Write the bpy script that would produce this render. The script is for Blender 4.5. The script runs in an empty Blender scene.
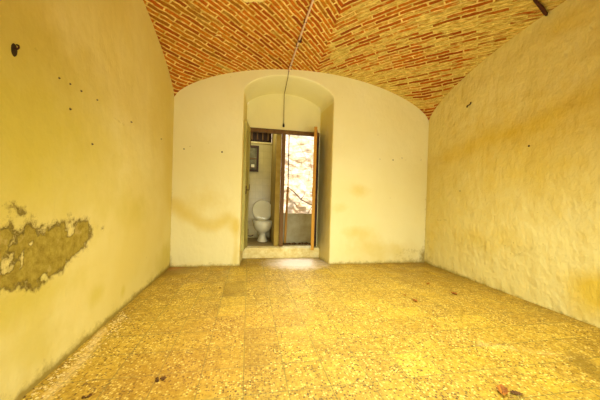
import bpy, bmesh, math, random
from mathutils import Vector, noise as mn
random.seed(7)
S = bpy.context.scene
COL = S.collection

# ------------------------------------------------------------ room measures
XL, XR, D, YF, ZS = -1.126, 3.123, 4.266, -0.60, 2.53
CX, YC = (XL + XR) / 2, 1.83
HX, HY = (XR - XL) / 2, D - YC
AX = 1.03                       # line where the brick courses meet
def prof(t):
    t = min(1.0, abs(t)); return (1 - t * t) ** 0.67
# the sail vault: an inflated membrane hung between the four wall arches
import numpy as np
GN = 96
_u = np.linspace(-1, 1, GN + 1)
_p = np.array([prof(t) for t in _u])
_g = .63 * _p[:, None] + .66 * _p[None, :]
_g[0, :] = _g[-1, :] = .66 * _p; _g[:, 0] = _g[:, -1] = .63 * _p
_dx, _dy = 2 * HX / GN, 2 * HY / GN
for _ in range(5000):
    _g[1:-1, 1:-1] = ((_g[2:, 1:-1] + _g[:-2, 1:-1]) / _dx ** 2 + (_g[1:-1, 2:] + _g[1:-1, :-2]) / _dy ** 2 + .22) / (2 / _dx ** 2 + 2 / _dy ** 2)
def vault(x, y):
    a = max(0, min(GN - 1e-6, ((x - CX) / HX + 1) / 2 * GN)); b = max(0, min(GN - 1e-6, ((y - YC) / HY + 1) / 2 * GN))
    i, j = int(a), int(b); a -= i; b -= j
    if x <= XL + 1e-6 or x >= XR - 1e-6: return ZS + .66 * prof((y - YC) / HY)
    if y <= YF + 1e-6 or y >= D - 1e-6: return ZS + .63 * prof((x - CX) / HX)
    return ZS + float((_g[i, j] * (1 - a) + _g[i + 1, j] * a) * (1 - b) + (_g[i, j + 1] * (1 - a) + _g[i + 1, j + 1] * a) * b)

# ------------------------------------------------------------ material helper
class NT:
    def __init__(s, name):
        s.m = bpy.data.materials.new(name); s.m.use_nodes = True
        s.t = s.m.node_tree; s.t.nodes.clear()
        s.out = s.n('ShaderNodeOutputMaterial'); s.b = s.n('ShaderNodeBsdfPrincipled')
        s.l(s.b.outputs[0], s.out.inputs[0])
    def n(s, k, **kw):
        o = s.t.nodes.new(k)
        for a, v in kw.items(): setattr(o, a, v)
        return o
    def l(s, a, b): s.t.links.new(a, b)
    def put(s, sock, v):
        if v is None: return
        if isinstance(v, bpy.types.NodeSocket): s.l(v, sock)
        else:
            if isinstance(v, tuple) and len(v) == 3 and sock.type == 'RGBA': v = (*v, 1)
            sock.default_value = v
    def coord(s, which='Object'):
        return s.n('ShaderNodeTexCoord').outputs[which]
    def noise(s, vec, scale, detail=4, rough=.6, out=0):
        o = s.n('ShaderNodeTexNoise'); s.put(o.inputs['Vector'], vec)
        o.inputs['Scale'].default_value = scale; o.inputs['Detail'].default_value = detail
        o.inputs['Roughness'].default_value = rough; return o.outputs[out]
    def voro(s, vec, scale, feature='F1', out='Distance'):
        o = s.n('ShaderNodeTexVoronoi', feature=feature); s.put(o.inputs['Vector'], vec)
        o.inputs['Scale'].default_value = scale; return o.outputs[out]
    def ramp(s, f, stops, const=False):
        o = s.n('ShaderNodeValToRGB'); s.put(o.inputs[0], f); e = o.color_ramp.elements
        if const: o.color_ramp.interpolation = 'CONSTANT'
        while len(e) < len(stops): e.new(.5)
        for q, (p, c) in zip(e, stops):
            q.position = p; q.color = (*c, 1) if isinstance(c, tuple) else (c, c, c, 1)
        return o.outputs[0]
    def mix(s, f, a, b, mode='MIX'):
        o = s.n('ShaderNodeMix', data_type='RGBA', blend_type=mode)
        s.put(o.inputs[0], f); s.put(o.inputs[6], a); s.put(o.inputs[7], b); return o.outputs[2]
    def math(s, op, a, b=None, clamp=False):
        o = s.n('ShaderNodeMath', operation=op, use_clamp=clamp)
        s.put(o.inputs[0], a)
        if b is not None: s.put(o.inputs[1], b)
        return o.outputs[0]
    def attr(s, name):
        return s.n('ShaderNodeAttribute', attribute_name=name).outputs['Fac']
    def bump(s, h, strength=.5, dist=.01, normal=None):
        o = s.n('ShaderNodeBump'); o.inputs['Strength'].default_value = strength
        o.inputs['Distance'].default_value = dist; s.put(o.inputs['Height'], h)
        if normal is not None: s.l(normal, o.inputs['Normal'])
        return o.outputs[0]
    def done(s, color, rough=.8, normal=None, metal=0.0, spec=.3):
        s.put(s.b.inputs['Base Color'], color); s.put(s.b.inputs['Roughness'], rough)
        s.b.inputs['Metallic'].default_value = metal
        s.b.inputs['Specular IOR Level'].default_value = spec
        if normal is not None: s.l(normal, s.b.inputs['Normal'])
        return s.m

def simple(name, col, col2=None, scale=12, rough=.6, metal=0.0, bump=.2, stretch=(1, 1, 1), spec=.3):
    k = NT(name); mp = k.n('ShaderNodeMapping'); k.l(k.coord(), mp.inputs[0]); mp.inputs[3].default_value = stretch
    n = k.noise(mp.outputs[0], scale, 6, .65)
    c = k.mix(k.ramp(n, [(.35, 0.), (.65, 1.)]), col, col2 or tuple(v * .7 for v in col))
    return k.done(c, rough, k.bump(n, bump, .004), metal, spec)

def plaster(name, light, deep, stainc, dirtc, relief=.5, peeled=True):
    k = NT(name); co = k.coord()
    big = k.noise(co, .9, 3, .5); mid = k.noise(co, 4.5, 7, .62); fine = k.noise(co, 38, 4, .6)
    c = k.mix(k.ramp(big, [(.35, 0.), (.68, 1.)]), light, deep)
    c = k.mix(k.math('MULTIPLY', k.ramp(mid, [(.42, 0.), (.75, 1.)]), .35), c, deep)
    # ochre water stains and broad tints (attribute) broken up with noise
    o = k.math('ADD', k.attr('ochre'), k.math('MULTIPLY', k.math('SUBTRACT', mid, .5), .5))
    c = k.mix(k.math('MULTIPLY', k.ramp(o, [(.15, 0.), (.45, .55), (.8, 1.)]), .85), c, stainc)
    d = k.math('ADD', k.attr('dirt'), k.math('MULTIPLY', k.math('SUBTRACT', k.noise(co, 11, 8, .75), .55), 1.5))
    c = k.mix(k.math('MULTIPLY', k.ramp(d, [(.24, 0.), (.72, 1.)]), .85), c, dirtc)
    # scattered specks
    sp = k.voro(co, 5.5); spm = k.math('MULTIPLY', k.ramp(sp, [(.028, 1.), (.05, 0.)]), k.ramp(k.noise(co, 1.7, 2), [(.5, 0.), (.6, 1.)]))
    c = k.mix(k.math('MULTIPLY', spm, .6), c, dirtc)
    trowel = k.noise(co, 2.6, 5, .5); mp = k.n('ShaderNodeMapping'); k.l(co, mp.inputs[0]); mp.inputs[3].default_value = (1.6, 1.6, 1)
    lump = k.noise(mp.outputs[0], 6.5, 3, .5)
    crack = k.ramp(k.voro(k.mix(.12, co, k.noise(co, 3, 4, .6, 1)), 1.6, 'DISTANCE_TO_EDGE'), [(0., 0.), (.012, 1.)])
    h = k.math('ADD', k.math('MULTIPLY', trowel, 1.6), k.math('MULTIPLY', lump, .8))
    h = k.math('ADD', h, k.math('MULTIPLY', fine, .08))
    nb = k.bump(h, relief, .045)
    if peeled:
        e = k.math('ADD', k.attr('peel'), k.math('MULTIPLY', k.math('SUBTRACT', k.noise(co, 15, 8, .78), .5), .22))
        pm = k.ramp(e, [(.497, 0.), (.512, 1.)])
        rn = k.noise(co, 26, 8, .75)
        raw = k.mix(k.ramp(rn, [(.36, 0.), (.64, 1.)]), (.27, .19, .014), (.47, .36, .05))
        raw = k.mix(k.ramp(k.noise(co, 9, 3), [(.6, 0.), (.68, .6)]), raw, (.58, .44, .12))
        edge = k.ramp(e, [(.47, 0.), (.498, .55), (.503, .9), (.53, 0.)])
        c = k.mix(edge, c, (.17, .095, .01))
        c = k.mix(pm, c, raw)
        nb = k.bump(k.math('ADD', k.math('MULTIPLY', pm, -1.0), k.math('MULTIPLY', k.math('MULTIPLY', rn, pm), .7)), .8, .014, nb)
    return k.done(c, .75, nb, 0, .25)

LIGHT, DEEP = (.80, .67, .27), (.74, .58, .18)
M = {}
M['wall_left'] = plaster('plaster_left', (.79, .69, .27), (.72, .59, .16), (.60, .485, .055), (.27, .185, .02), .26)
M['wall_right'] = plaster('plaster_right', (.79, .69, .27), (.73, .60, .18), (.70, .50, .035), (.33, .24, .02), .75, False)
M['wall_back'] = plaster('plaster_back', (.87, .81, .44), (.83, .75, .35), (.72, .55, .10), (.33, .24, .04), .25, False)
M['wall_front'] = plaster('plaster_front', LIGHT, DEEP, (.6, .4, .05), (.3, .2, .03), .4, False)

def brick_material():
    k = NT('vault_brick'); uv = k.n('ShaderNodeUVMap', uv_map='courses').outputs[0]; co = k.coord()
    wob = k.n('ShaderNodeVectorMath', operation='SUBTRACT'); k.l(k.noise(co, 5, 4, .6, 1), wob.inputs[0]); wob.inputs[1].default_value = (.5, .5, .5)
    sc = k.n('ShaderNodeVectorMath', operation='SCALE'); k.l(wob.outputs[0], sc.inputs[0]); sc.inputs[3].default_value = .045
    ad = k.n('ShaderNodeVectorMath', operation='ADD'); k.l(uv, ad.inputs[0]); k.l(sc.outputs[0], ad.inputs[1])
    b = k.n('ShaderNodeTexBrick'); k.l(ad.outputs[0], b.inputs['Vector'])
    b.inputs['Color1'].default_value = (0, 0, 0, 1); b.inputs['Color2'].default_value = (1, 1, 1, 1)
    b.inputs['Mortar'].default_value = (.5, .5, .5, 1); b.inputs['Scale'].default_value = 1
    b.inputs['Mortar Size'].default_value = .0105; b.inputs['Mortar Smooth'].default_value = .25
    b.inputs['Brick Width'].default_value = .31; b.inputs['Row Height'].default_value = .056
    bc = k.ramp(b.outputs['Color'], [(0., (.26, .04, .002)), (.3, (.50, .105, .004)), (.6, (.66, .18, .007)), (.85, (.60, .22, .01)), (1., (.32, .12, .006))])
    bc = k.mix(k.ramp(k.noise(co, 26, 8, .8), [(.38, .75), (.62, 0.)]), bc, (.24, .06, .003))
    bc = k.mix(k.ramp(k.noise(co, 1.6, 4), [(.5, 0.), (.8, .5)]), bc, (.60, .28, .02))
    mc = k.mix(k.ramp(k.noise(co, 14, 4), [(.35, 0.), (.65, 1.)]), (.52, .31, .035), (.92, .66, .19))
    c = k.mix(b.outputs['Fac'], bc, mc)
    # leftover plaster skin lying over the bricks
    stm = k.n('ShaderNodeMapping'); k.l(ad.outputs[0], stm.inputs[0]); stm.inputs[3].default_value = (.28, 1.3, 1)
    pn = k.math('ADD', k.math('MULTIPLY', k.noise(stm.outputs[0], 11, 8, .75), .55), k.math('MULTIPLY', k.noise(co, 2.3, 4), .5))
    pn = k.math('ADD', pn, k.math('MULTIPLY', k.math('SUBTRACT', b.outputs['Color'], .5), .22))
    pm = k.ramp(k.math('ADD', pn, k.math('MULTIPLY', k.attr('skin'), .34)), [(.585, 0.), (.66, 1.)])
    pm = k.math('MULTIPLY', pm, k.math('ADD', k.math('MULTIPLY', b.outputs['Fac'], .30), .70), True)
    sk = k.mix(k.ramp(k.noise(stm.outputs[0], 30, 8, .8), [(.38, 0.), (.60, 1.)]), (.30, .18, .01), (.95, .76, .19))
    c = k.mix(pm, c, sk)
    lm = k.ramp(k.math('ADD', k.attr('lime'), k.math('MULTIPLY', k.math('SUBTRACT', k.noise(co, 12, 5), .5), .6)), [(.45, 0.), (.52, 1.)])
    c = k.mix(lm, c, (.85, .66, .22))
    h = k.math('ADD', k.math('MULTIPLY', b.outputs['Fac'], -.6), k.math('MULTIPLY', k.noise(co, 40, 6, .7), .5))
    h = k.math('ADD', h, k.math('MULTIPLY', b.outputs['Color'], .35))
    h = k.math('ADD', h, k.math('MULTIPLY', pm, .35))
    return k.done(c, .9, k.bump(h, .9, .02), 0, .15)
M['vault'] = brick_material()

def floor_material():
    k = NT('terrazzo_tile'); co = k.coord()
    sh = k.n('ShaderNodeMapping'); k.l(co, sh.inputs[0]); sh.inputs[1].default_value = (.5, -.0 + .28, 0)
    b = k.n('ShaderNodeTexBrick', offset=0.0, squash=1.0); k.l(sh.outputs[0], b.inputs['Vector'])
    b.inputs['Color1'].default_value = (0, 0, 0, 1); b.inputs['Color2'].default_value = (1, 1, 1, 1); b.inputs['Mortar'].default_value = (.5, .5, .5, 1)
    b.inputs['Scale'].default_value = 1; b.inputs['Mortar Size'].default_value = .0042; b.inputs['Mortar Smooth'].default_value = .5
    b.inputs['Brick Width'].default_value = .25; b.inputs['Row Height'].default_value = .25
    base = k.mix(b.outputs['Color'], (.31, .178, .007), (.52, .33, .017))
    base = k.mix(k.ramp(k.noise(co, 2.2, 6, .7), [(.4, 0.), (.62, .65)]), base, (.32, .18, .010))
    base = k.mix(k.ramp(k.noise(co, 21, 6, .8), [(.45, 0.), (.62, .55)]), base, (.76, .52, .08))
    base = k.mix(k.ramp(k.noise(co, 15, 7, .8), [(.34, .8), (.47, 0.)]), base, (.20, .11, .006))
    chips = k.voro(co, 74, 'F1', 'Color')
    sepr = k.n('ShaderNodeSeparateColor'); k.l(chips, sepr.inputs[0])
    cc = k.ramp(sepr.outputs[0], [(0., (.12, .06, .004)), (.16, (.30, .17, .008)), (.32, (.38, .22, .008)), (.50, (.54, .36, .03)), (.74, (.84, .66, .16)), (.90, (.07, .035, .004))], True)
    cm = k.math('MULTIPLY', k.ramp(k.voro(co, 74), [(.38, 1.), (.55, 0.)]), k.ramp(k.noise(co, 3.1, 3), [(.36, .5), (.6, 1.)]))
    c = k.mix(cm, base, cc)
    pit = k.math('MULTIPLY', k.ramp(k.voro(co, 36), [(.20, 1.), (.30, 0.)]), k.ramp(k.noise(co, 5, 4, .7), [(.46, 0.), (.6, 1.)]))
    c = k.mix(k.math('MULTIPLY', pit, .75), c, (.14, .075, .008))
    c = k.mix(k.math('MULTIPLY', b.outputs['Fac'], .75), c, (.20, .16, .02))
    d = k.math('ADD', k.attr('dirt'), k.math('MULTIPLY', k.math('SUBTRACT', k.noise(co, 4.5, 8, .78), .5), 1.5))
    c = k.mix(k.math('MULTIPLY', k.ramp(d, [(.25, 0.), (.8, 1.)]), .82), c, (.23, .135, .005))  # besides dirt, carries painted wall-foot shading and a missing-tile shadow
    red = k.attr('ochre'); c = k.mix(k.math('MULTIPLY', red, .7), c, (.42, .13, .02))
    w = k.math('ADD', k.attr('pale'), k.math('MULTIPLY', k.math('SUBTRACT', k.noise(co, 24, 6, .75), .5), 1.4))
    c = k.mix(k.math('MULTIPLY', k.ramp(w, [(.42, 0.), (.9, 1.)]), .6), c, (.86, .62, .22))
    c = k.mix(k.math('MULTIPLY', k.ramp(k.math('ADD', k.attr('daylight_spot'), k.math('MULTIPLY', k.math('SUBTRACT', k.noise(co, 9, 7, .75), .5), .9)), [(.3, 0.), (.8, 1.)]), .8), c, (.92, .78, .58))  # daylight pool before the step, painted into the floor colour
    h = k.math('ADD', k.math('MULTIPLY', b.outputs['Fac'], -.5), k.math('MULTIPLY', pit, -.7))
    h = k.math('ADD', h, k.math('MULTIPLY', k.noise(co, 30, 6, .7), .35))
    return k.done(c, k.ramp(k.noise(co, 3, 5), [(.3, .38), (.7, .7)]), k.bump(h, .5, .006), 0, .45)
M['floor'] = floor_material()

def stone_material():
    k = NT('rubble_stone'); co = k.coord(); mp = k.n('ShaderNodeMapping'); k.l(k.mix(.12, co, k.noise(co, 2.2, 4, .6, 1)), mp.inputs[0]); mp.inputs[3].default_value = (1, 1, 1.5)
    cell = k.voro(mp.outputs[0], 4.6, 'F1', 'Color'); ed = k.voro(mp.outputs[0], 4.6, 'DISTANCE_TO_EDGE')
    sp = k.n('ShaderNodeSeparateColor'); k.l(cell, sp.inputs[0])
    c = k.ramp(sp.outputs[0], [(0., (.80, .66, .44)), (.4, (.88, .78, .58)), (.7, (.84, .64, .48)), (1., (.92, .86, .70))])
    c = k.mix(k.ramp(k.noise(co, 5, 7, .75), [(.38, .6), (.6, 0.)]), c, (.66, .42, .20))
    c = k.mix(k.ramp(ed, [(0., .6), (.07, 0.)]), c, (.62, .46, .26))
    h = k.math('ADD', k.ramp(ed, [(0., 0.), (.2, 1.)]), k.math('MULTIPLY', k.noise(co, 9, 8, .7), .8))
    return k.done(c, .9, k.bump(h, .4, .04), 0, .1)
M['stone'] = stone_material()

def tile_material():
    k = NT('glazed_wall_tile'); co = k.coord()
    sp = k.n('ShaderNodeSeparateXYZ'); k.l(co, sp.inputs[0]); cb = k.n('ShaderNodeCombineXYZ')
    k.l(k.math('ADD', sp.outputs[0], sp.outputs[1]), cb.inputs[0]); k.l(sp.outputs[2], cb.inputs[1])
    b = k.n('ShaderNodeTexBrick', offset=0.0); k.l(cb.outputs[0], b.inputs['Vector'])
    b.inputs['Color1'].default_value = (.55, .45, .15, 1); b.inputs['Color2'].default_value = (.58, .48, .17, 1); b.inputs['Mortar'].default_value = (.47, .37, .11, 1)
    b.inputs['Scale'].default_value = 1; b.inputs['Mortar Size'].default_value = .003; b.inputs['Brick Width'].default_value = .15; b.inputs['Row Height'].default_value = .15
    c = k.mix(k.ramp(k.noise(co, 3, 5, .7), [(.4, 0.), (.75, .5)]), b.outputs[0], (.36, .30, .10))
    return k.done(c, .3, k.bump(b.outputs['Fac'], -.3, .003), 0, .5)
M['tile'] = tile_material()
M['sill'] = simple('worn_cement', (.90, .80, .40), (.72, .56, .18), 9, .8, 0, .6)
M['wcfloor'] = simple('bathroom_floor_cement', (.34, .25, .09), (.22, .15, .04), 14, .6, 0, .4)
M['darkwood'] = simple('dark_stained_wood', (.085, .036, .012), (.035, .016, .006), 7, .6, 0, .4, (1, 1, .15))
M['brownwood'] = simple('brown_frame_wood', (.22, .115, .025), (.12, .055, .012), 8, .6, 0, .4, (1, 1, .15))
M['yellowwood'] = simple('bare_yellow_wood', (.62, .33, .035), (.42, .19, .02), 9, .6, 0, .3, (1, 1, .12))
M['greenpaint'] = simple('pale_green_paint', (.52, .47, .14), (.36, .31, .06), 5, .5, 0, .3, (1, 1, .3))
M['partition'] = simple('partition_plaster', (.42, .30, .06), (.30, .20, .03), 4, .8, 0, .3)
M['panel'] = simple('grey_sheet_metal', (.48, .43, .25), (.33, .27, .12), 4, .5, .1, .2)
M['ceramic'] = simple('white_ceramic', (.86, .82, .58), (.80, .75, .48), 3, .12, 0, .02, spec=.6)
M['rust'] = simple('rusty_iron', (.12, .035, .012), (.04, .016, .01), 40, .8, .3, .8)
M['conduit'] = simple('pale_conduit', (.74, .52, .34), (.52, .33, .18), 14, .5, 0, .1)
M['cable'] = simple('dusty_cable', (.23, .17, .07), (.15, .10, .04), 20, .6)
M['black'] = simple('black_bakelite', (.03, .022, .012), (.02, .015, .01), 10, .4)
M['leaf'] = simple('dry_leaf', (.58, .22, .015), (.18, .055, .008), 30, .7, 0, .6)
M['crumb'] = simple('dark_crumb', (.16, .07, .012), (.07, .03, .006), 40, .8, 0, .8)
M['flake'] = simple('plaster_flake', (.86, .70, .30), (.66, .46, .12), 20, .85)
M['ground'] = simple('outdoor_ground', (.42, .33, .19), (.28, .2, .1), 6, .9, 0, .6)
M['twig'] = simple('grey_root', (.20, .12, .06), (.10, .055, .03), 16, .8, 0, .6)
M['hole'] = simple('hole_shadow', (.06, .035, .008), (.03, .018, .005), 20, .9)
kg = NT('dim_glass')
M['glass'] = kg.done(kg.ramp(kg.noise(kg.coord(), 9, 3), [(.4, (.13, .12, .06)), (.7, (.26, .25, .15))]), .15, None, 0, .6)

# ------------------------------------------------------------ mesh helpers
def link(name, me, mat, parent=None, kind=None):
    o = bpy.data.objects.new(name, me); COL.objects.link(o)
    if mat: me.materials.append(mat)
    if parent: o.parent = parent
    if kind: o['kind'] = kind
    return o
def pyd(name, V, F, mat, parent=None, kind=None, smooth=False):
    me = bpy.data.meshes.new(name); me.from_pydata([tuple(v) for v in V], [], F); me.validate(); me.update()
    if smooth:
        for p in me.polygons: p.use_smooth = True
    return link(name, me, mat, parent, kind)
def tag(o, label, cat, group=None, kind=None):
    o['label'] = label; o['category'] = cat
    if group: o['group'] = group
    if kind: o['kind'] = kind
    return o
def empty(name, loc, parent=None):
    o = bpy.data.objects.new(name, None); o.location = loc; COL.objects.link(o)
    if parent: o.parent = parent
    return o
class MB:
    def __init__(s): s.b = bmesh.new()
    def box(s, x0, x1, y0, y1, z0, z1, bev=0.0):
        vs = [s.b.verts.new((x, y, z)) for x in (x0, x1) for y in (y0, y1) for z in (z0, z1)]
        fs = [s.b.faces.new([vs[i] for i in f]) for f in ((0, 1, 3, 2), (4, 6, 7, 5), (0, 4, 5, 1), (2, 3, 7, 6), (0, 2, 6, 4), (1, 5, 7, 3))]
        if bev:
            es = set(e for f in fs for e in f.edges)
            bmesh.ops.bevel(s.b, geom=list(es), offset=bev, segments=2, profile=.6, affect='EDGES')
        return s
    def tube(s, pts, r, n=10, cap=True):
        pts = [Vector(p) for p in pts]; rings = []; up = None
        for i, p in enumerate(pts):
            t = (pts[min(i + 1, len(pts) - 1)] - pts[max(i - 1, 0)]).normalized()
            if up is None: up = Vector((0, 0, 1)) if abs(t.z) < .9 else Vector((1, 0, 0))
            a = t.cross(up).normalized(); up = a.cross(t).normalized()
            rr = r[i] if isinstance(r, (list, tuple)) else r
            rings.append([s.b.verts.new(p + (a * math.cos(q * 2 * math.pi / n) + up * math.sin(q * 2 * math.pi / n)) * rr) for q in range(n)])
        for A, B in zip(rings, rings[1:]):
            for q in range(n): s.b.faces.new((A[q], A[(q + 1) % n], B[(q + 1) % n], B[q])).smooth = True
        if cap: s.b.faces.new(rings[0][::-1]); s.b.faces.new(rings[-1])
        return s
    def loft(s, rings, n=28, cap=True, e=2.0):
        R = []
        for (cx, cy, z, rx, ry) in rings:
            rr = []
            for q in range(n):
                a = q * 2 * math.pi / n; c, d = math.cos(a), math.sin(a)
                rr.append(s.b.verts.new((cx + rx * math.copysign(abs(c) ** (2 / e), c), cy + ry * math.copysign(abs(d) ** (2 / e), d), z)))
            R.append(rr)
        for A, B in zip(R, R[1:]):
            for q in range(n): s.b.faces.new((A[q], A[(q + 1) % n], B[(q + 1) % n], B[q])).smooth = True
        if cap: s.b.faces.new(R[0][::-1]); s.b.faces.new(R[-1])
        return s
    def build(s, name, mat, parent=None, kind=None, shift=None, matrix=None):
        if matrix is not None: bmesh.ops.transform(s.b, matrix=matrix, verts=s.b.verts)
        if shift: bmesh.ops.translate(s.b, vec=shift, verts=s.b.verts)
        bmesh.ops.recalc_face_normals(s.b, faces=s.b.faces)
        me = bpy.data.meshes.new(name); s.b.to_mesh(me); s.b.free()
        return link(name, me, mat, parent, kind)

def attrs(o, fn):
    me = o.data; vals = {}
    for v in me.vertices:
        for k, x in fn(v.co).items(): vals.setdefault(k, []).append(float(x))
    for k, x in vals.items():
        me.attributes.new(k, 'FLOAT', 'POINT').data.foreach_set('value', x)
def g(a, b, ca, cb, ra, rb=None):
    rb = rb or ra
    return math.exp(-((a - ca) / ra) ** 2 - ((b - cb) / rb) ** 2)
def seg(a, b, pts, r):
    best = 9
    for (x0, y0), (x1, y1) in zip(pts, pts[1:]):
        dx, dy = x1 - x0, y1 - y0; t = max(0, min(1, ((a - x0) * dx + (b - y0) * dy) / (dx * dx + dy * dy)))
        best = min(best, math.hypot(a - x0 - t * dx, b - y0 - t * dy))
    return math.exp(-(best / r) ** 2)
def fold(x, z, y=0): return mn.noise(Vector((x, y, z)))

# ------------------------------------------------------------ left and right walls
def side_wall(name, X, mat, fn):
    ny, nz = 170, 96; V = []; F = []
    for i in range(ny + 1):
        y = YF + (D - YF) * i / ny
        top = ZS + .66 * prof((y - YC) / HY)
        for j in range(nz + 1):
            z = top * j / nz
            V.append((X, y, z))
    for i in range(ny):
        for j in range(nz):
            a = i * (nz + 1) + j; F.append((a, a + 1, a + nz + 2, a + nz + 1) if X > 0 else (a, a + nz + 1, a + nz + 2, a + 1))
    o = pyd(name, V, F, mat, None, 'structure', True); attrs(o, fn); return o

PEEL = [(1.30, .90), (1.40, .93), (1.48, .89), (1.54, .915), (1.55, .83), (1.6, .87), (1.65, .91), (1.73, .855), (1.78, .87), (1.88, .875), (1.95, .90), (2.01, .885), (2.10, .885), (2.17, .87), (2.21, .79), (2.15, .70), (2.0, .65), (1.89, .60), (1.79, .565), (1.71, .55), (1.66, .575), (1.56, .60), (1.48, .61), (1.35, .58), (1.22, .64), (1.15, .78)]
def sdf(px, py, poly):
    d = 9; ins = False
    for i in range(len(poly)):
        x0, y0 = poly[i]; x1, y1 = poly[(i + 1) % len(poly)]; dx, dy = x1 - x0, y1 - y0
        t = max(0, min(1, ((px - x0) * dx + (py - y0) * dy) / (dx * dx + dy * dy)))
        d = min(d, math.hypot(px - x0 - t * dx, py - y0 - t * dy))
        if (y0 > py) != (y1 > py) and px < (x1 - x0) * (py - y0) / (y1 - y0) + x0: ins = not ins
    return d if ins else -d
def left_fn(c):
    y, z = c.y, c.z
    p = max(-.3, min(.3, sdf(y, z, PEEL))) if (.9 < y < 2.5 and .3 < z < 1.2) else -.3
    for (a, b, ra, rb) in ((1.965, .865, .05, .05), (1.975, .83, .035, .05), (1.66, .80, .022, .022), (1.52, .735, .035, .05), (1.75, .60, .03, .02), (1.60, .72, .02, .04)):
        p = min(p, max(abs(y - a) / ra, abs(z - b) / rb) * .045 - .045) if math.hypot((y - a) / ra, (z - b) / rb) < 1.3 else p
    for (a, b, r) in ((1.52, 1.0, .004), (1.58, .975, .004), (1.60, .965, .006), (1.66, .945, .002), (2.36, .79, -.004)):
        p = max(p, r - math.hypot(y - a, z - b))
    och = .55 * g(y, z, 1.55, .50, .5, .12) + .5 * g(y, z, 4.05, .2, .4, .22) + .85 * g(y, z, 1.6, 1.42, .95, .62) + .5 * g(y, z, 2.75, .17, .05, .06) + .35 * g(y, z, 3.0, .9, .5, .2) + .45 * g(y, z, 1.7, .25, .25, .15)
    och += .5 * g(y, z, 2.3, .30, .12, .08) + .3 * math.exp(-z / .12)
    dirt = .75 * math.exp(-z / .035) + .35 * math.exp(-z / .12) + .3 * seg(y, z, [(1.6, 1.85), (1.68, 1.83), (1.72, 1.78)], .02) + .25 * g(y, z, 2.25, .82, .2, .1) + .28 * math.exp(-abs(y - D) / .04) * (z < 1.5)
    dirt += .45 * seg(y, z, [(2.25, 1.75), (2.6, 1.70), (2.8, 1.68)], .012)
    return {'peel': .5 + p, 'ochre': och, 'dirt': dirt}
def right_fn(c):
    y, z = c.y, c.z
    och = 1.1 * g(y, z, 1.78, .32, .26, .15) + .28 * seg(y, z, [(3.8, 1.78), (3.1, 1.95), (2.5, 1.98), (1.9, 2.15)], .12) + .45 * g(y, z, 2.15, 2.95, .25, .14) + .35 * g(y, z, 1.9, .1, .3, .2) + .3 * g(y, z, 4.1, .5, .2, .6)
    och += .3 * g(y, z, 3.0, .6, .6, .25)
    och += .5 * g(y, z, 2.6, 1.7, 1.3, .8)  # broad tint deepening the middle of the wall
    dirt = .5 * math.exp(-z / .04) + .3 * seg(y, z, [(3.6, .45), (3.0, .5), (2.74, .38), (2.45, .6), (2.16, .51)], .06) + .12 * seg(y, z, [(2.06, .45), (1.95, .30), (1.8, .22)], .04) + .25 * g(y, z, 4.15, .3, .1, .35)
    dirt += .5 * seg(y, z, [(3.97, .787), (3.74, .806)], .012) + .25 * math.exp(-z / .2) * (y > 3)
    return {'peel': 0., 'ochre': och, 'dirt': dirt}
side_wall('wall_left', XL, M['wall_left'], left_fn)
side_wall('wall_right', XR, M['wall_right'], right_fn)

# ------------------------------------------------------------ back wall with splayed arched niche
YN = 4.92
def aprof(x, x0, x1, spring, rise):
    u = max(-1, min(1, (2 * x - x0 - x1) / (x1 - x0))); return spring + rise * max(0, 1 - u * u) ** .62
FRONT = (-.11, 1.345, 2.745, .30); INNER = (-.065, 1.295, 2.745, .255)
def outline(p, grow=0., n=36):
    x0, x1, sp, ri = p; x0 -= grow; x1 += grow; ri += grow
    pts = [(x0, z) for z in [sp * k / 40 for k in range(40)]]
    for k in range(n + 1):
        x = (x0 + x1) / 2 - (x1 - x0) / 2 * math.cos(math.pi * k / n); pts.append((x, aprof(x, x0, x1, sp, ri)))
    pts += [(x1, sp * k / 40) for k in range(39, -1, -1)]
    return pts
V = []; F = []
def grid(cols, rows, fn):
    b = len(V)
    for i in range(cols + 1):
        for j in range(rows + 1): V.append(fn(i / cols, j / rows))
    for i in range(cols):
        for j in range(rows):
            a = b + i * (rows + 1) + j; F.append((a, a + rows + 1, a + rows + 2, a + 1))
lim = .014; fx0, fx1 = FRONT[0] - lim, FRONT[1] + lim
top = lambda x: ZS + .63 * prof((x - CX) / HX)
grid(44, 110, lambda s, t: ((lambda x: (x, D, t * top(x)))(XL + (fx0 - XL) * s)))
grid(72, 110, lambda s, t: ((lambda x: (x, D, t * top(x)))(fx1 + (XR - fx1) * s)))
def above(s, t):
    x = (fx0 + fx1) / 2 - (fx1 - fx0) / 2 * math.cos(math.pi * s); lo = aprof(x, fx0, fx1, FRONT[2], FRONT[3] + lim)
    return (x, D, lo + (top(x) - lo) * t)
grid(36, 14, above)
secs = [(D, outline(FRONT, lim)), (D + .004, outline(FRONT, .006)), (D + .016, outline(FRONT, 0))]
for q in range(1, 13):
    f = q / 12; A, B = outline(FRONT), outline(INNER)
    secs.append((D + .016 + (YN - D - .016) * f, [(a[0] + (b[0] - a[0]) * f, a[1] + (b[1] - a[1]) * f) for a, b in zip(A, B)]))
b0 = len(V); n = len(secs[0][1])
for y, pts in secs: V += [(x, y, z) for x, z in pts]
for i in range(len(secs) - 1):
    for j in range(n - 1):
        a = b0 + i * n + j; F.append((a, a + 1, a + n + 1, a + n))
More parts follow.
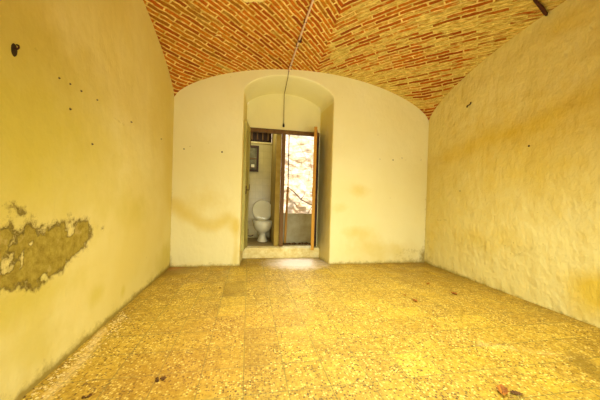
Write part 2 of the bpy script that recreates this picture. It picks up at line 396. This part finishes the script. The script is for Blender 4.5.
# lunette wall round the door opening
OX0, OX1, OZ = -.035, 1.262, 2.33
def lun(s, t):
    x = OX0 + (OX1 - OX0) * s; return (x, YN, OZ + (aprof(x, INNER[0], INNER[1], INNER[2], INNER[3]) - OZ) * t)
grid(30, 16, lun)
grid(1, 40, lambda s, t: ((lambda x: (x, YN, t * aprof(x, *INNER)))(INNER[0] + (OX0 - INNER[0]) * s)))
grid(1, 40, lambda s, t: ((lambda x: (x, YN, t * aprof(x, *INNER)))(OX1 + (INNER[1] - OX1) * s)))
wb = pyd('wall_back', V, F, M['wall_back'], None, 'structure', False)
for p in wb.data.polygons: p.use_smooth = abs(p.normal.y) < .9
def back_fn(c):
    x, z = c.x, c.z
    if c.y > D + .002:
        return {'peel': 0., 'ochre': .5 * (c.y < YN - .01 and z < 2.7), 'dirt': .6 * math.exp(-z / .06)}
    och = .55 * seg(x, z, [(-1.12, .95), (-.93, .80), (-.71, .65), (-.49, .62), (-.30, .72), (-.2, .60)], .11) + .32 * g(x, z, -.6, 1.0, .5, .3)
    och += .5 * g(x, z, 1.85, 1.25, .2, .13) + .35 * g(x, z, 1.5, .94, .15, .12) + .4 * g(x, z, 1.8, .55, .3, .12) + .4 * seg(x, z, [(-.18, .05), (-.17, .4), (-.18, .7)], .05) + .3 * math.exp(-z / .1)
    och += .42 * g(x, z, 2.6, .2, .5, .2) + .35 * g(x, z, 2.0, .3, .3, .25) + .3 * g(x, z, 1.3, .9, .05, .8)
    dirt = .55 * math.exp(-z / .03) + .22 * math.exp(-z / .14) + .3 * g(x, z, 2.8, .18, .35, .14) + .28 * g(x, z, 1.75, .57, .18, .06) + .2 * g(x, z, 1.85, 1.25, .14, .1)
    dirt += .4 * (math.exp(-abs(x - XL) / .03) + math.exp(-abs(x - XR) / .03)) * (z < 1.2) + .28 * g(x, z, 2.6, 1.82, .35, .03) + .45 * g(x, z, 3.1, .1, .08, .14)
    return {'peel': 0., 'ochre': och, 'dirt': dirt}
attrs(wb, back_fn)

# wall behind the camera
V = []; F = []
grid(60, 30, lambda s, t: ((lambda x: (x, YF, t * top(x)))(XL + (XR - XL) * s)))
wf = pyd('wall_front', V, F, M['wall_front'], None, 'structure'); attrs(wf, lambda c: {'peel': 0., 'ochre': .1, 'dirt': .5 * math.exp(-c.z / .05)})

# ------------------------------------------------------------ brick vault
def vault_mesh():
    xs = []; ys = []
    NX = 56
    for i in range(NX + 1): xs.append(AX - (AX - XL) * math.sin(math.pi / 2 * (1 - i / NX)))
    for i in range(1, NX + 1): xs.append(AX + (XR - AX) * math.sin(math.pi / 2 * i / NX))
    for i in range(NX + 1): ys.append(YC - (YC - YF) * math.sin(math.pi / 2 * (1 - i / NX)))
    for i in range(1, NX + 1): ys.append(YC + (D - YC) * math.sin(math.pi / 2 * i / NX))
    m = len(ys); Vv = [(x, y, vault(x, y)) for x in xs for y in ys]; Ff = []
    for i in range(len(xs) - 1):
        for j in range(m - 1):
            a = i * m + j; Ff.append((a, a + 1, a + m + 1, a + m))
    o = pyd('ceiling', Vv, Ff, M['vault'], None, 'structure', True)
    tabs = {}
    for sx in (-1, 1):
        A, B = (XR - AX if sx > 0 else AX - XL), HY; smax = (A + B) / 1.4142; acc = 0; tb = [0]
        zp = vault(AX, YC)
        for k in range(1, 201):
            t = k / 200; zq = vault(AX + sx * A * t, YC + B * t); acc += math.hypot(smax / 200, min(abs(zq - zp), smax / 200 * 1.6)); tb.append(acc); zp = zq
        tabs[sx] = (smax, tb)
    def arc(sx, s):
        sm, tb = tabs[sx]; q = max(0, min(199.999, s / sm * 200)); i = int(q); return tb[i] + (tb[i + 1] - tb[i]) * (q - i)
    uv = o.data.uv_layers.new(name='courses')
    for p in o.data.polygons:
        sx = 1 if p.center.x > AX else -1; sy = 1 if p.center.y > YC else -1
        for li in p.loop_indices:
            v = o.data.vertices[o.data.loops[li].vertex_index].co
            a, b = (v.x - AX) * sx, (v.y - YC) * sy
            A, B = (XR - AX if sx > 0 else AX - XL), HY
            uv.data[li].uv = ((b - a) / 1.4142 + (7.13 if sx > 0 else 0) + 20, arc(sx, (a + b) / 1.4142) + 20)
    def fn(c):
        x, y = c.x, c.y
        s = -.31 + .20 * (x > 1.03) + max(0, min(1, (x - 1.0) / .5)) * .38 + .12 * g(x, y, .35, 3.7, .3, .3) + .35 * g(x, y, 1.15, 3.5, .2, .7) + .35 * math.exp(-(D - y) / .12) + .3 * math.exp(-(XR - x) / .25) - .2 * math.exp(-(x - XL) / .5)
        s -= .5 * g(x, y, XR, D, .45, .45)
        return {'skin': s, 'lime': 1.0 * g(x, y, .0, 2.93, .24, .22) + .55 * g(x, y, -.44, 3.55, .09, .05)}
    attrs(o, fn); return o
vault_mesh()

# ------------------------------------------------------------ floor
V = []; F = []
grid(150, 190, lambda s, t: (XL + (XR - XL) * s, YF + (4.80 - YF) * t, 0))
fl = pyd('floor', V, F, M['floor'], None, 'structure')
def floor_fn(c):
    x, y = c.x, c.y
    d = .62 * math.exp(-(XR - x) / .35) + .48 * math.exp(-max(0, D - y) / .40) + .4 * math.exp(-(x - XL) / .10) * (y > 2.2) + .5 * g(x, y, -1.05, 4.1, .3, .5)  # darker toward walls and corner: real dirt plus shading put into the colour
    d += .85 * seg(x, y, [(2.36, 1.50), (2.25, 1.36), (2.16, 1.05)], .10) + .32 * g(x, y, -.3, 2.9, .5, .7) + .2 * g(x, y, 2.4, 3.4, .7, .6)  # first term: shadow of a missing tile, painted dark
    if .0 < x < .25 and 1.72 < y < 2.22: d += .55
    if .25 < x < .5 and 2.72 < y < 2.97: d += .4
    if -.25 < x < 0 and 2.97 < y < 3.47: d += .35
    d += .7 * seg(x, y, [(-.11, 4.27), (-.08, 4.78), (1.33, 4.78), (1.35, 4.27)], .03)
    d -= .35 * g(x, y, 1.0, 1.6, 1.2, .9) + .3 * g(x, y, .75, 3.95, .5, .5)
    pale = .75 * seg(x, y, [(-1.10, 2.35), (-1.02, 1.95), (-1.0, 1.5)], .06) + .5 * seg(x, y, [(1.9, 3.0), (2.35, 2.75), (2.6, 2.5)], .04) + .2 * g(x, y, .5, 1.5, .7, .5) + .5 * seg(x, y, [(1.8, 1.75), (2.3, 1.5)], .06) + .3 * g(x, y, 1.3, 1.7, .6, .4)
    red = .8 * g(x, y, -1.06, 4.18, .12, .1) + .3 * g(x, y, -.4, 1.7, .5, .3) + .25 * g(x, y, -.1, 2.3, .6, .4)
    return {'dirt': d, 'pale': pale, 'ochre': red, 'daylight_spot': .95 * g(x, y, .82, 4.40, .60, .48)}  # last entry: painted brightening where doorway daylight lands
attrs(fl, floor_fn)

# ------------------------------------------------------------ threshold step (part of the building)
st = bmesh.new()
Vs = []; Fs = []
nx = 60
for i in range(nx + 1):
    x = -.085 + (1.325 + .085) * i / nx
    w = .006 * fold(x * 5, 0.3); w2 = .005 * fold(x * 9, 7.1)
    Vs += [(x, 4.775 + w * .5, 0), (x, 4.772 + w, .09), (x, 4.776 + w, .168 + w2), (x, 4.79 + w, .18 + w2 * .7), (x, 4.99, .18), (x, 4.99, 0)]
for i in range(nx):
    for j in range(5):
        a = i * 6 + j; Fs.append((a, a + 6, a + 7, a + 1))
Fs += [tuple(range(6)), tuple(nx * 6 + q for q in range(5, -1, -1))]
pyd('trim_1', Vs, Fs, M['sill'], None, 'structure')

# ------------------------------------------------------------ door frame and leaves
door = empty('door_1', (0, YN, .18)); door['kind'] = 'structure'
sh = (0, -YN, -.18)
MB().box(OX0 - .02, OX1 + .02, YN - .02, YN + .05, 2.265, 2.335, .006).build('lintel', M['brownwood'], door, shift=sh)
MB().box(OX0 - .02, OX0 + .035, YN - .015, YN + .05, .18, 2.265, .005).build('jamb', M['brownwood'], door, shift=sh)
MB().box(OX1 - .035, OX1 + .02, YN - .015, YN + .05, .18, 2.265, .005).build('jamb', M['darkwood'], door, shift=sh)
MB().box(.578, .645, YN + .0, YN + .06, .18, 2.265, .006).build('mullion', M['brownwood'], door, shift=sh)
from mathutils import Matrix
def leaf(hinge, tip, z0, z1, th, mface, medge, side):
    """a panelled door leaf from hinge to tip; local x along the leaf, y through it"""
    h = Vector((*hinge, 0)); t = Vector((*tip, 0)); L = (t - h).length; ang = math.atan2(t.y - h.y, t.x - h.x)
    r = empty('door_leaf', h + Vector((0, 0, z0)) - Vector((0, YN, .18)), door); r.rotation_euler = (0, 0, ang)
    H = z1 - z0; e = .03
    m = MB(); m.box(0, .07, -th / 2, th / 2, 0, H, .003); m.box(L - .07 - e, L - e, -th / 2, th / 2, 0, H, .003)
    for a, b in ((0, .14), (H * .42, H * .42 + .09), (H - .09, H)): m.box(.07, L - .07 - e, -th / 2, th / 2, a, b, .003)
    m.build('leaf_frame', mface, r)
    for a, b in ((.14, H * .42), (H * .42 + .09, H - .09)):
        q = MB(); q.box(.065, L - .065 - e, -th / 4, th / 4, a - .005, b + .005); q.box(.11, L - .11 - e, -th * .38, th * .38, a + .045, b - .045, .008)
        q.build('leaf_panel', mface, r)
    MB().box(L - e, L, -th / 2 - .004, th / 2 + .004, 0, H, .004).build('edge_strip', medge, r)
    for z in (.25, H * .5, H - .25): MB().tube([(-.004, side * th / 2, z - .05), (-.004, side * th / 2, z + .05)], .009).build('hinge', M['rust'], r)
    lk = MB(); lk.box(L - .085, L - .035, side * th / 2, side * (th / 2 + .012), H * .44, H * .44 + .13, .003); lk.tube([(L - .06, side * th / 2, H * .47), (L - .06, side * (th / 2 + .04), H * .47), (L - .11, side * (th / 2 + .045), H * .47)], .007)
    lk.build('latch', M['rust'], r)
    return r
leaf((-.015, 4.895), (-.078, 4.42), .205, 2.31, .036, M['greenpaint'], M['greenpaint'], 1)['label'] = 'pale green painted door leaf folded against the left jamb'
leaf((1.225, 4.895), (1.088, 4.42), .205, 2.31, .044, M['darkwood'], M['yellowwood'], -1)['label'] = 'dark wooden door leaf with a bare yellow edge folded to the right'

# ------------------------------------------------------------ bathroom and passage shell
def sbox(name, mat, *a, bev=0, kind='structure'): return MB().box(*a, bev).build(name, mat, None, kind)
sbox('floor_bathroom', M['wcfloor'], -.45, 1.70, 4.991, 6.10, .0, .18)
sbox('wall_bathroom_back', M['tile'], -.45, .482, 6.0, 6.10, .18, 2.30)
sbox('wall_bathroom_left', M['tile'], -.45, -.35, 4.99, 6.0, .18, 2.60)
sbox('wall_partition', M['partition'], .482, .577, 4.975, 6.10, .18, 2.60, bev=.006)
sbox('wall_passage_right', M['partition'], 1.70, 1.80, 4.99, 6.10, .0, 2.60)
sbox('trim_2', M['sill'], -.349, .469, 5.96, 5.999, 2.27, 2.30)
sbox('wall_bathroom_top', M['darkwood'], -.45, .47, 6.02, 6.10, 2.30, 2.60)
m = MB()
for k in range(7): m.box(-.33 + k * .117, -.30 + k * .117, 5.90, 6.02, 2.34, 2.60, .004)
m.build('trim_3', M['brownwood'], None, 'structure')
sbox('ceiling_bathroom', M['darkwood'], -.45, .577, 4.99, 6.10, 2.60, 2.66)
sbox('ceiling_passage', M['partition'],   .577, 1.80, 4.99, 5.40, 2.42, 2.50)

# little dark-framed window on the bathroom wall
w = empty('window_1', (.06, 6.0, 1.64)); w['kind'] = 'structure'
m = MB(); x0, x1, z0, z1 = -.10, .195, 1.64, 2.215
for a in ((x0, x0 + .045, z0, z1), (x1 - .045, x1, z0, z1), (x0 + .045, x1 - .045, z0, z0 + .045), (x0 + .045, x1 - .045, z1 - .045, z1)):
    m.box(a[0], a[1], 5.955, 5.999, a[2], a[3], .004)
m.build('window_frame', M['darkwood'], w, shift=(-.06, -6.0, -1.64))
m = MB(); m.box(x0 + .045, x1 - .045, 5.965, 5.995, 1.915, 1.935, .002); m.build('glazing_bar', M['brownwood'], w, shift=(-.06, -6.0, -1.64))
MB().box(x0 + .04, x1 - .04, 5.985, 5.997, z0 + .04, z1 - .04).build('pane', M['glass'], w, shift=(-.06, -6.0, -1.64))
m = MB(); m.box(.035, .105, 5.958, 5.984, 1.735, 1.80, .006)
tag(m.build('soap_box', M['ceramic']), 'small pale box standing low in the dark-framed bathroom window', 'box')
m = MB(); m.box(x0 + .045, x1 - .045, 5.952, 5.984, 1.722, 1.734, .002); m.build('window_ledge', M['brownwood'], w, shift=(-.06, -6.0, -1.64))

# ------------------------------------------------------------ toilet
T = empty('toilet', (.305, 5.56, .18)); T.scale = (1.12, 1.0, 1.0); tag(T, 'white ceramic toilet with raised oval lid in the bathroom behind the doorway', 'toilet')
MB().loft([(0, .04, 0, .100, .20), (0, .04, .012, .100, .20), (0, .04, .03, .088, .18), (0, .05, .10, .068, .15), (0, .05, .155, .066, .14), (0, .03, .185, .085, .16), (0, .01, .22, .122, .20), (0, 0, .26, .150, .225), (0, -.01, .31, .168, .243), (0, -.015, .36, .176, .25), (0, -.015, .395, .178, .252), (0, -.015, .40, .168, .243), (0, -.015, .398, .13, .20), (0, -.01, .36, .12, .185), (0, 0, .29, .09, .13), (0, .02, .25, .05, .07)], 36).build('bowl', M['ceramic'], T)
MB().box(-.08, .08, .14, .44, .10, .39, .03).build('outlet_block', M['ceramic'], T)
m = MB(); R = 36
for k in range(R):
    pass
# seat ring: flat oval with a hole
def ring(mb, cx, cy, z0, z1, ro, ri, n=36):
    L = []
    for (r, z) in ((ro, z0), (ro, z1), (ri, z1), (ri, z0)):
        L.append([mb.b.verts.new((cx + r[0] * math.cos(q * 2 * math.pi / n), cy + r[1] * math.sin(q * 2 * math.pi / n), z)) for q in range(n)])
    for i in range(4):
        A, B = L[i], L[(i + 1) % 4]
        for q in range(n): mb.b.faces.new((A[q], A[(q + 1) % n], B[(q + 1) % n], B[q]))
ring(m, 0, -.015, .402, .422, (.18, .255), (.115, .175)); m.build('seat', M['ceramic'], T)
m = MB(); m.loft([(0, 0, -.012, .17, .20), (0, 0, -.009, .19, .22), (0, 0, .006, .195, .225), (0, 0, .014, .18, .21), (0, 0, .018, .12, .15)], 40, True, 2.05)
m.build('lid', M['ceramic'], T, matrix=Matrix.Translation((0, .285, .615)) @ Matrix.Rotation(math.radians(80), 4, 'X'))
m = MB(); m.tube([(-.09, .235, .43), (.09, .235, .43)], .012); m.build('hinge_bar', M['ceramic'], T)
tag(MB().tube([(-.03, 5.95, .55), (-.05, 5.88, .50), (-.06, 5.80, .36), (-.01, 5.76, .27), (.06, 5.78, .24), (.12, 5.84, .26)], .013, 8).build('curved_tube', M['cable']), 'thin grey curved tube on the tiled wall left of the toilet', 'hose')  # thin bent tube for the dark curved shape left of the bowl

# ------------------------------------------------------------ passage: grey sheet panel, sticks, outdoor stones
P = empty('sheet_panel', (.98, 5.30, .18)); tag(P, 'low grey sheet panel closing the lower half of the outer doorway', 'panel')
m = MB(); m.box(-.40, .715, 0, .018, 0, .585, .004); m.build('sheet', M['panel'], P)
m = MB(); m.box(-.40, .715, -.014, .024, .575, .60, .004); m.build('top_rail', M['panel'], P)
m = MB(); m.tube([(-.325, -.003, .42), (-.325, -.022, .42)], .016, 12); m.build('latch_knob', M['rust'], P)
tag(MB().tube([(.770, 5.335, .18), (.775, 5.335, 1.2), (.765, 5.335, 2.42)], .010, 8).build('iron_rod', M['brownwood']), 'thin upright brown rod in the bright outer doorway', 'rod')
m = MB(); m.box(-.022, .022, -.01, .01, 0, 1.12, .003)
tag(m.build('wooden_slat', M['yellowwood'], matrix=Matrix.Translation((.735, 5.26, .185)) @ Matrix.Rotation(math.radians(1.5), 4, 'Y') @ Matrix.Rotation(math.radians(-1), 4, 'X')), 'narrow orange wooden slat leaning upright beside the grey sheet panel', 'slat')
# rubble at the foot of the panel
rub = MB()
for k in range(60):
    x = random.uniform(.68, 1.28); s = random.uniform(.006, .02); y = random.uniform(5.12, 5.255)
    r = bmesh.ops.create_icosphere(rub.b, subdivisions=1, radius=s, matrix=Matrix.Translation((x, y, .18 + s * .5)))
    for v in r['verts']: v.co += Vector((random.uniform(-1, 1), random.uniform(-1, 1), 0)) * s * .35
tag(rub.build('rubble', M['crumb']), 'dark crumbs and dirt lying at the foot of the grey sheet panel', 'rubble', None, 'stuff')

V = []; F = []
def stf(s, t):
    x = -2.5 + 7 * s; z = 4.6 * t
    return (x, 7.5 + .12 * mn.fractal(Vector((x * 1.4, 0, z * 1.4)), 1, 2, 5) + .05 * fold(x * 6, z * 7), z)
grid(160, 110, stf)
pyd('wall_garden', V, F, M['stone'], None, 'structure')
V = []; F = []
grid(10, 10, lambda s, t: (-2.5 + 7 * s, 5.9 + 1.9 * t, .02)); pyd('ground', V, F, M['ground'], None, 'structure')
m = MB(); m.tube([(1.10, 7.34, 1.36), (1.25, 7.30, 1.24), (1.42, 7.28, 1.06), (1.60, 7.30, .97), (1.78, 7.30, .90)], [.010, .017, .018, .015, .012], 8)
m.tube([(1.78, 7.30, .90), (1.70, 7.28, .78), (1.60, 7.26, .62), (1.55, 7.24, .3), (1.55, 7.2, .03)], [.012, .008, .009, .011, .014], 8)
m.tube([(1.42, 7.28, 1.06), (1.5, 7.27, 1.15), (1.56, 7.28, 1.3)], [.011, .008, .005], 8)
tag(m.build('dead_branch', M['twig']), 'dark crooked dead branch against the sunlit stone wall outside', 'branch')

# ------------------------------------------------------------ conduit, hanging cable and lamp holder
def cpt(y, off): x = .577 - (y - 4.26) * .064; return (x, y, vault(x, min(y, D)) - off)
c = empty('ceiling_conduit', cpt(4.25, 0)); tag(c, 'thin pale conduit running along the brick vault toward the doorway', 'conduit')
o0 = Vector(cpt(4.25, 0))
ysq = [4.262, 4.24, 4.2, 4.12, 4.0, 3.8, 3.6, 3.4, 3.2, 3.0, 2.7, 2.4, 2.1, 1.85]
MB().tube([Vector(cpt(y, .03)) - o0 for y in ysq], .0135, 10).build('pipe', M['conduit'], c)
for y in (4.12, 3.72, 3.3, 2.8, 2.2):
    q = Vector(cpt(y, .03)) - o0; m = MB(); m.box(q.x - .018, q.x + .018, q.y - .008, q.y + .008, q.z - .013, q.z + .03, .003); m.build('clip', M['rust'], c)
m = MB(); q = Vector(cpt(3.62, .028)) - o0; m.box(q.x - .01, q.x + .035, q.y - .02, q.y + .02, q.z - .02, q.z + .03, .004); m.build('junction_box', M['rust'], c)
cb = empty('hanging_cable', (.588, 4.85, 2.98)); tag(cb, 'thin grey cable hanging from the niche arch with a bare black lamp holder', 'cable'); o1 = Vector((.588, 4.85, 2.98))
zz = lambda y: FRONT[2] + FRONT[3] + (INNER[2] + INNER[3] - FRONT[2] - FRONT[3]) * (y - D) / (YN - D) - .008
pts = [(.577, 4.255, 3.15), (.572, 4.254, 3.09), (.566, 4.254, 3.05), (.567, 4.275, 3.022), (.574, 4.45, zz(4.45) - .01), (.582, 4.65, zz(4.65) - .014), (.588, 4.84, zz(4.84)), (.590, 4.885, 2.985), (.591, 4.890, 2.95), (.592, 4.892, 2.7), (.596, 4.892, 2.45)]
MB().tube([Vector(p) - o1 for p in pts], .0055, 8).build('cord', M['cable'], cb)
MB().tube([Vector(p) - o1 for p in [(.596, 4.892, 2.455), (.596, 4.892, 2.44), (.596, 4.892, 2.425), (.596, 4.892, 2.395), (.596, 4.892, 2.385)]], [.006, .012, .018, .02, .016], 12).build('lamp_holder', M['black'], cb)

# ------------------------------------------------------------ ironwork and nails
def bracket():
    r = empty('ceiling_hook', (3.10, 2.35, 3.15)); tag(r, 'dark rusty iron bar bracket under the vault beside the right wall', 'hook')
    b = Vector((3.10, 2.35, 3.15)); pts = [(2.85, 2.28, 3.21), (2.92, 2.30, 3.195), (3.00, 2.32, 3.175), (3.085, 2.345, 3.145)]
    MB().tube([Vector(p) - b for p in pts], [.016, .016, .02, .018], 8).build('bar', M['rust'], r)
    MB().tube([Vector(p) - b for p in [(3.06, 2.33, 3.155), (3.09, 2.345, 3.135), (3.112, 2.36, 3.145), (3.10, 2.35, 3.165)]], .012, 8).build('end_ring', M['rust'], r)
bracket()
# rusty stub in a broken hole, left wall
r = empty('wall_hook', (XL, 1.527, 1.752)); tag(r, 'rusty iron hook in a broken hole high on the left wall', 'hook')
m = MB(); m.loft([(0, 0, 0, .017, .032), (0, 0, .003, .016, .030), (0, 0, .004, .011, .022)], 14, True)
m.build('socket', M['hole'], r, matrix=Matrix.Rotation(math.radians(90), 4, 'Y') @ Matrix.Rotation(math.radians(90), 4, 'Z'))
MB().tube([(0, 0, .008), (.014, 0, .006), (.02, 0, .014), (.018, 0, .024), (.01, .002, .027)], .004, 8).build('hook', M['rust'], r)
def nail(loc, n, label, group=None, s=1.0, name='nail'):
    """short nail standing out of a wall with surface normal n"""
    n = Vector(n); r = empty(name, loc); tag(r, label, 'nail', group)
    s *= .46; rot = n.to_track_quat('Z', 'Y').to_matrix().to_4x4()
    MB().tube([(0, 0, -.002), (0, 0, .009 * s), (0, -.002 * s, .015 * s)], .0035 * s, 6).build('shank', M['rust'], r, matrix=rot)
    MB().loft([(0, -.002 * s, .014 * s, .010 * s, .010 * s), (0, -.002 * s, .018 * s, .010 * s, .010 * s)], 10).build('head', M['rust'], r, matrix=rot)
    MB().loft([(0, 0, -.001, .017 * s, .02 * s), (0, 0, .0015, .015 * s, .017 * s)], 10).build('hole', M['hole'], r, matrix=rot)
for (y, z, s, lab) in ((1.837, 1.753, .8, 'nail next after the rusty hook in the high row on the left wall'), (1.936, 1.759, .8, 'second nail after the rusty hook in the high left wall row'), (2.049, 1.759, .9, 'third nail after the rusty hook in the high left wall row'), (2.241, 1.767, .9, 'fourth nail after the rusty hook, beside the faint crack on the left wall'), (1.942, 1.603, 1.0, 'single dark nail just below the high row on the left wall'), (2.192, 1.43, 1.0, 'lowest nail on the left wall, above the peeled patch'), (2.826, 1.764, 1.3, 'dark nail on the left wall past the faint crack'), (3.715, 1.791, 1.3, 'nail on the left wall nearest the back corner')):
    nail((XL, y, z), (1, 0, 0), lab, 'nails in the left wall', s)
for (x, z, s, lab) in ((-.971, 1.77, 1.2, 'small nail on the back wall beside the left corner'), (-.421, 1.759, 1.6, 'dark nail on the back wall left of the doorway niche'), (2.449, 1.798, 1.3, 'dark nail in the middle of the back wall right of the niche'), (2.204, 1.801, .8, 'smaller nail on the back wall, nearest the niche on its right'), (2.62, 1.842, .9, 'small nail on the back wall just right of the darkest one'), (2.992, 1.828, .7, 'small nail on the back wall beside the right corner')):
    nail((x, D, z), (0, -1, 0), lab, 'nails in the back wall', s)
nail((XR, 2.504, 1.756), (-1, 0, 0), 'dark nail stub with a broken hole on the middle of the right wall', 'nails in the right wall', 1.4)
nail((XR, 3.495, 1.264), (-1, 0, 0), 'small nail low on the right wall near the back corner', 'nails in the right wall', .9)
r = empty('wall_hook', (XR, 3.361, 2.513)); tag(r, 'small dark bent hook high on the right wall near the vault', 'hook')
MB().tube([(.001, .05, -.008), (-.02, .03, -.006), (-.022, -.02, -.004), (-.022, -.035, .012), (-.02, -.034, .026)], .008, 8).build('bar', M['rust'], r)
MB().loft([(0, 0, 0, .016, .016), (0, 0, .004, .014, .014)], 10).build('plate', M['hole'], r, matrix=Matrix.Translation((0, .05, -.008)) @ Matrix.Rotation(math.radians(-90), 4, 'Y'))

# ------------------------------------------------------------ litter on the floor
def litter(loc, s, label, seed, mat='leaf', cat='leaf', name='dry_leaf', curl=1.0):
    rnd = random.Random(seed); r = empty(name, (*loc, .0)); tag(r, label, cat, 'dry leaves scattered on the floor'); r.rotation_euler = (0, 0, rnd.uniform(0, 6))
    n = 12; Vv = []; Ff = []
    for i in range(n + 1):
        u = i / n * 2 - 1; w = (1 - abs(u) ** 1.8) * .55 * (1 + .25 * math.sin(i * 2.3 + seed)) + .02
        for j in range(7):
            v = j / 6 * 2 - 1
            z = .05 + .42 * curl * (v * v) * w + .22 * u * u * curl + .13 * mn.noise(Vector((u * 3, v * 3, seed)))
            Vv.append((u * s, v * w * s, max(.003, z * s)))
    for i in range(n):
        for j in range(6):
            a = i * 7 + j; Ff.append((a, a + 7, a + 8, a + 1))
    b = pyd('blade', Vv, Ff, M[mat], r, None, True)
    MB().tube([(-1.3 * s, .05 * s, .25 * s), (-.8 * s, 0, .14 * s), (0, 0, .09 * s), (.8 * s, 0, .2 * s)], [.03 * s, .035 * s, .03 * s, .015 * s], 6).build('stem', M['crumb'], r)
    return r
litter((1.463, 1.275), .052, 'orange-brown curled dry leaf at the bottom edge of the photo', 1, curl=1.3)
litter((1.53, 1.25), .034, 'small dark dry leaf lying against the orange-brown one', 9, 'crumb')
litter((1.813, 2.609), .04, 'dark red-brown dry leaf nearest the camera in the cluster by the right wall', 3)
litter((2.428, 2.757), .05, 'largest dark dry leaf lying closest to the right wall', 4)
litter((2.361, 3.135), .036, 'dark dry leaf farthest back in the cluster by the right wall', 5)
litter((1.801, 2.78), .022, 'tiny dry leaf just behind the red-brown one', 6)
litter((1.60, 2.05), .018, 'tiny brown leaf alone on the middle of the floor', 8)
def crumb(loc, s, label, seed, k=9):
    rnd = random.Random(seed); m = MB()
    for _ in range(k):
        q = rnd.uniform(.25, .6) * s
        r = bmesh.ops.create_icosphere(m.b, subdivisions=2, radius=q, matrix=Matrix.Translation((loc[0] + rnd.uniform(-1, 1) * s * 1.5, loc[1] + rnd.uniform(-.7, .7) * s, q * .45)))
        for v in r['verts']:
            v.co += Vector((rnd.uniform(-1, 1), rnd.uniform(-1, 1), 0)) * q * .3
            v.co.z = max(.0005, v.co.z)
    tag(m.build('dirt_crumbs', M['crumb']), label, 'crumbs', 'piles of crumbs on the floor')
crumb((-.476, 1.668), .016, 'little pile of dark crumbs on the floor near the left wall', 11)
crumb((-.802, 1.583), .014, 'reddish dark crumbs at the bottom left of the floor', 12, 6)
crumb((-.30, 3.25), .012, 'few dark crumbs on the floor before the left of the niche', 13, 5)
fk = MB()
rf = random.Random(5)
for _ in range(420):
    t = rf.random(); y = 1.35 + 1.25 * t + rf.gauss(0, .05); x = XL + .02 + abs(rf.gauss(0, .075)); s = rf.uniform(.002, .008)
    a = rf.uniform(0, 6); pts = [(x + math.cos(a + q) * s * rf.uniform(.6, 1.3), y + math.sin(a + q) * s * rf.uniform(.6, 1.3)) for q in (0, 1.3, 2.6, 3.9, 5.1)]
    lo = [fk.b.verts.new((p[0], p[1], .0008)) for p in pts]; hi = [fk.b.verts.new((p[0], p[1], .001 + s * .35)) for p in pts]
    fk.b.faces.new(hi); 
    for q in range(5): fk.b.faces.new((lo[q], lo[(q + 1) % 5], hi[(q + 1) % 5], hi[q]))
tag(fk.build('plaster_flakes', M['flake']), 'pale plaster flakes scattered along the foot of the left wall', 'flakes', None, 'stuff')

# ------------------------------------------------------------ light
def area(name, loc, target, sx, sy, power, color, spread=180):
    d = bpy.data.lights.new(name, 'AREA'); d.shape = 'RECTANGLE'; d.size = sx; d.size_y = sy; d.energy = power; d.color = color; d.spread = math.radians(spread)
    o = bpy.data.objects.new(name, d); COL.objects.link(o); o.location = loc
    o.rotation_euler = (Vector(target) - Vector(loc)).to_track_quat('-Z', 'Y').to_euler(); return o
area('camera_side_fill', (1.0, -.45, .8), (1.0, 4.0, .6), 3.2, 1.0, 40, (.97, 1, .86), 112)  # unseen fill added behind the camera; the front wall has no window
area('overhead_fill', (1.0, 2.0, 2.5), (1.0, 2.05, 0), 2.6, 2.8, 74, (.97, 1, .85), 118)  # added fill facing down, brightens the lower walls and floor; no real lamp
area('vault_fill', (1.0, 2.2, .5), (1.0, 2.6, 3), 2.2, 1.8, 21, (1, .94, .72), 120)  # added upward fill to lift the brick vault, no real source
area('sky_light', (.95, 6.55, 3.6), (.75, 4.3, 0), 1.4, 1.0, 34, (.76, .82, 1.0), 90)
pl = bpy.data.lights.new('bathroom_fill', 'AREA'); pl.energy = 5; pl.size = .5; pl.color = (1, .93, .66)  # weak fill added under the bathroom ceiling, no lamp fitted there
po = bpy.data.objects.new('bathroom_fill', pl); COL.objects.link(po); po.location = (.1, 5.35, 2.5)
sd = bpy.data.lights.new('sun', 'SUN'); sd.energy = 6.5; sd.angle = math.radians(2); sd.color = (1, .93, .80)
so = bpy.data.objects.new('sun', sd); COL.objects.link(so); so.rotation_euler = (math.radians(42), 0, math.radians(22))
W = bpy.data.worlds.new('sky'); S.world = W; W.use_nodes = True
bg = W.node_tree.nodes['Background']; bg.inputs[0].default_value = (.80, .88, 1.0, 1); bg.inputs[1].default_value = 1.1

# ------------------------------------------------------------ camera
yaw, pitch, roll, FP = 0.19037953635794516, -0.005663142980844881, 0.0297089689973896, 267
f = Vector((math.sin(yaw) * math.cos(pitch), math.cos(yaw) * math.cos(pitch), math.sin(pitch)))
rt = Vector((math.cos(yaw), -math.sin(yaw), 0)); up = rt.cross(f)
r2 = rt * math.cos(roll) + up * math.sin(roll); u2 = up * math.cos(roll) - rt * math.sin(roll)
cd = bpy.data.cameras.new('camera'); cd.sensor_width = 36; cd.lens = FP * 36 / 600; cd.clip_start = .02
cam = bpy.data.objects.new('camera', cd); COL.objects.link(cam)
mw = Matrix((r2, u2, -f)).transposed().to_4x4(); mw.translation = Vector((0, 0, 1.08)); cam.matrix_world = mw
S.camera = cam
S.view_settings.view_transform = 'Standard'; S.view_settings.look = 'None'; S.view_settings.exposure = 0.1
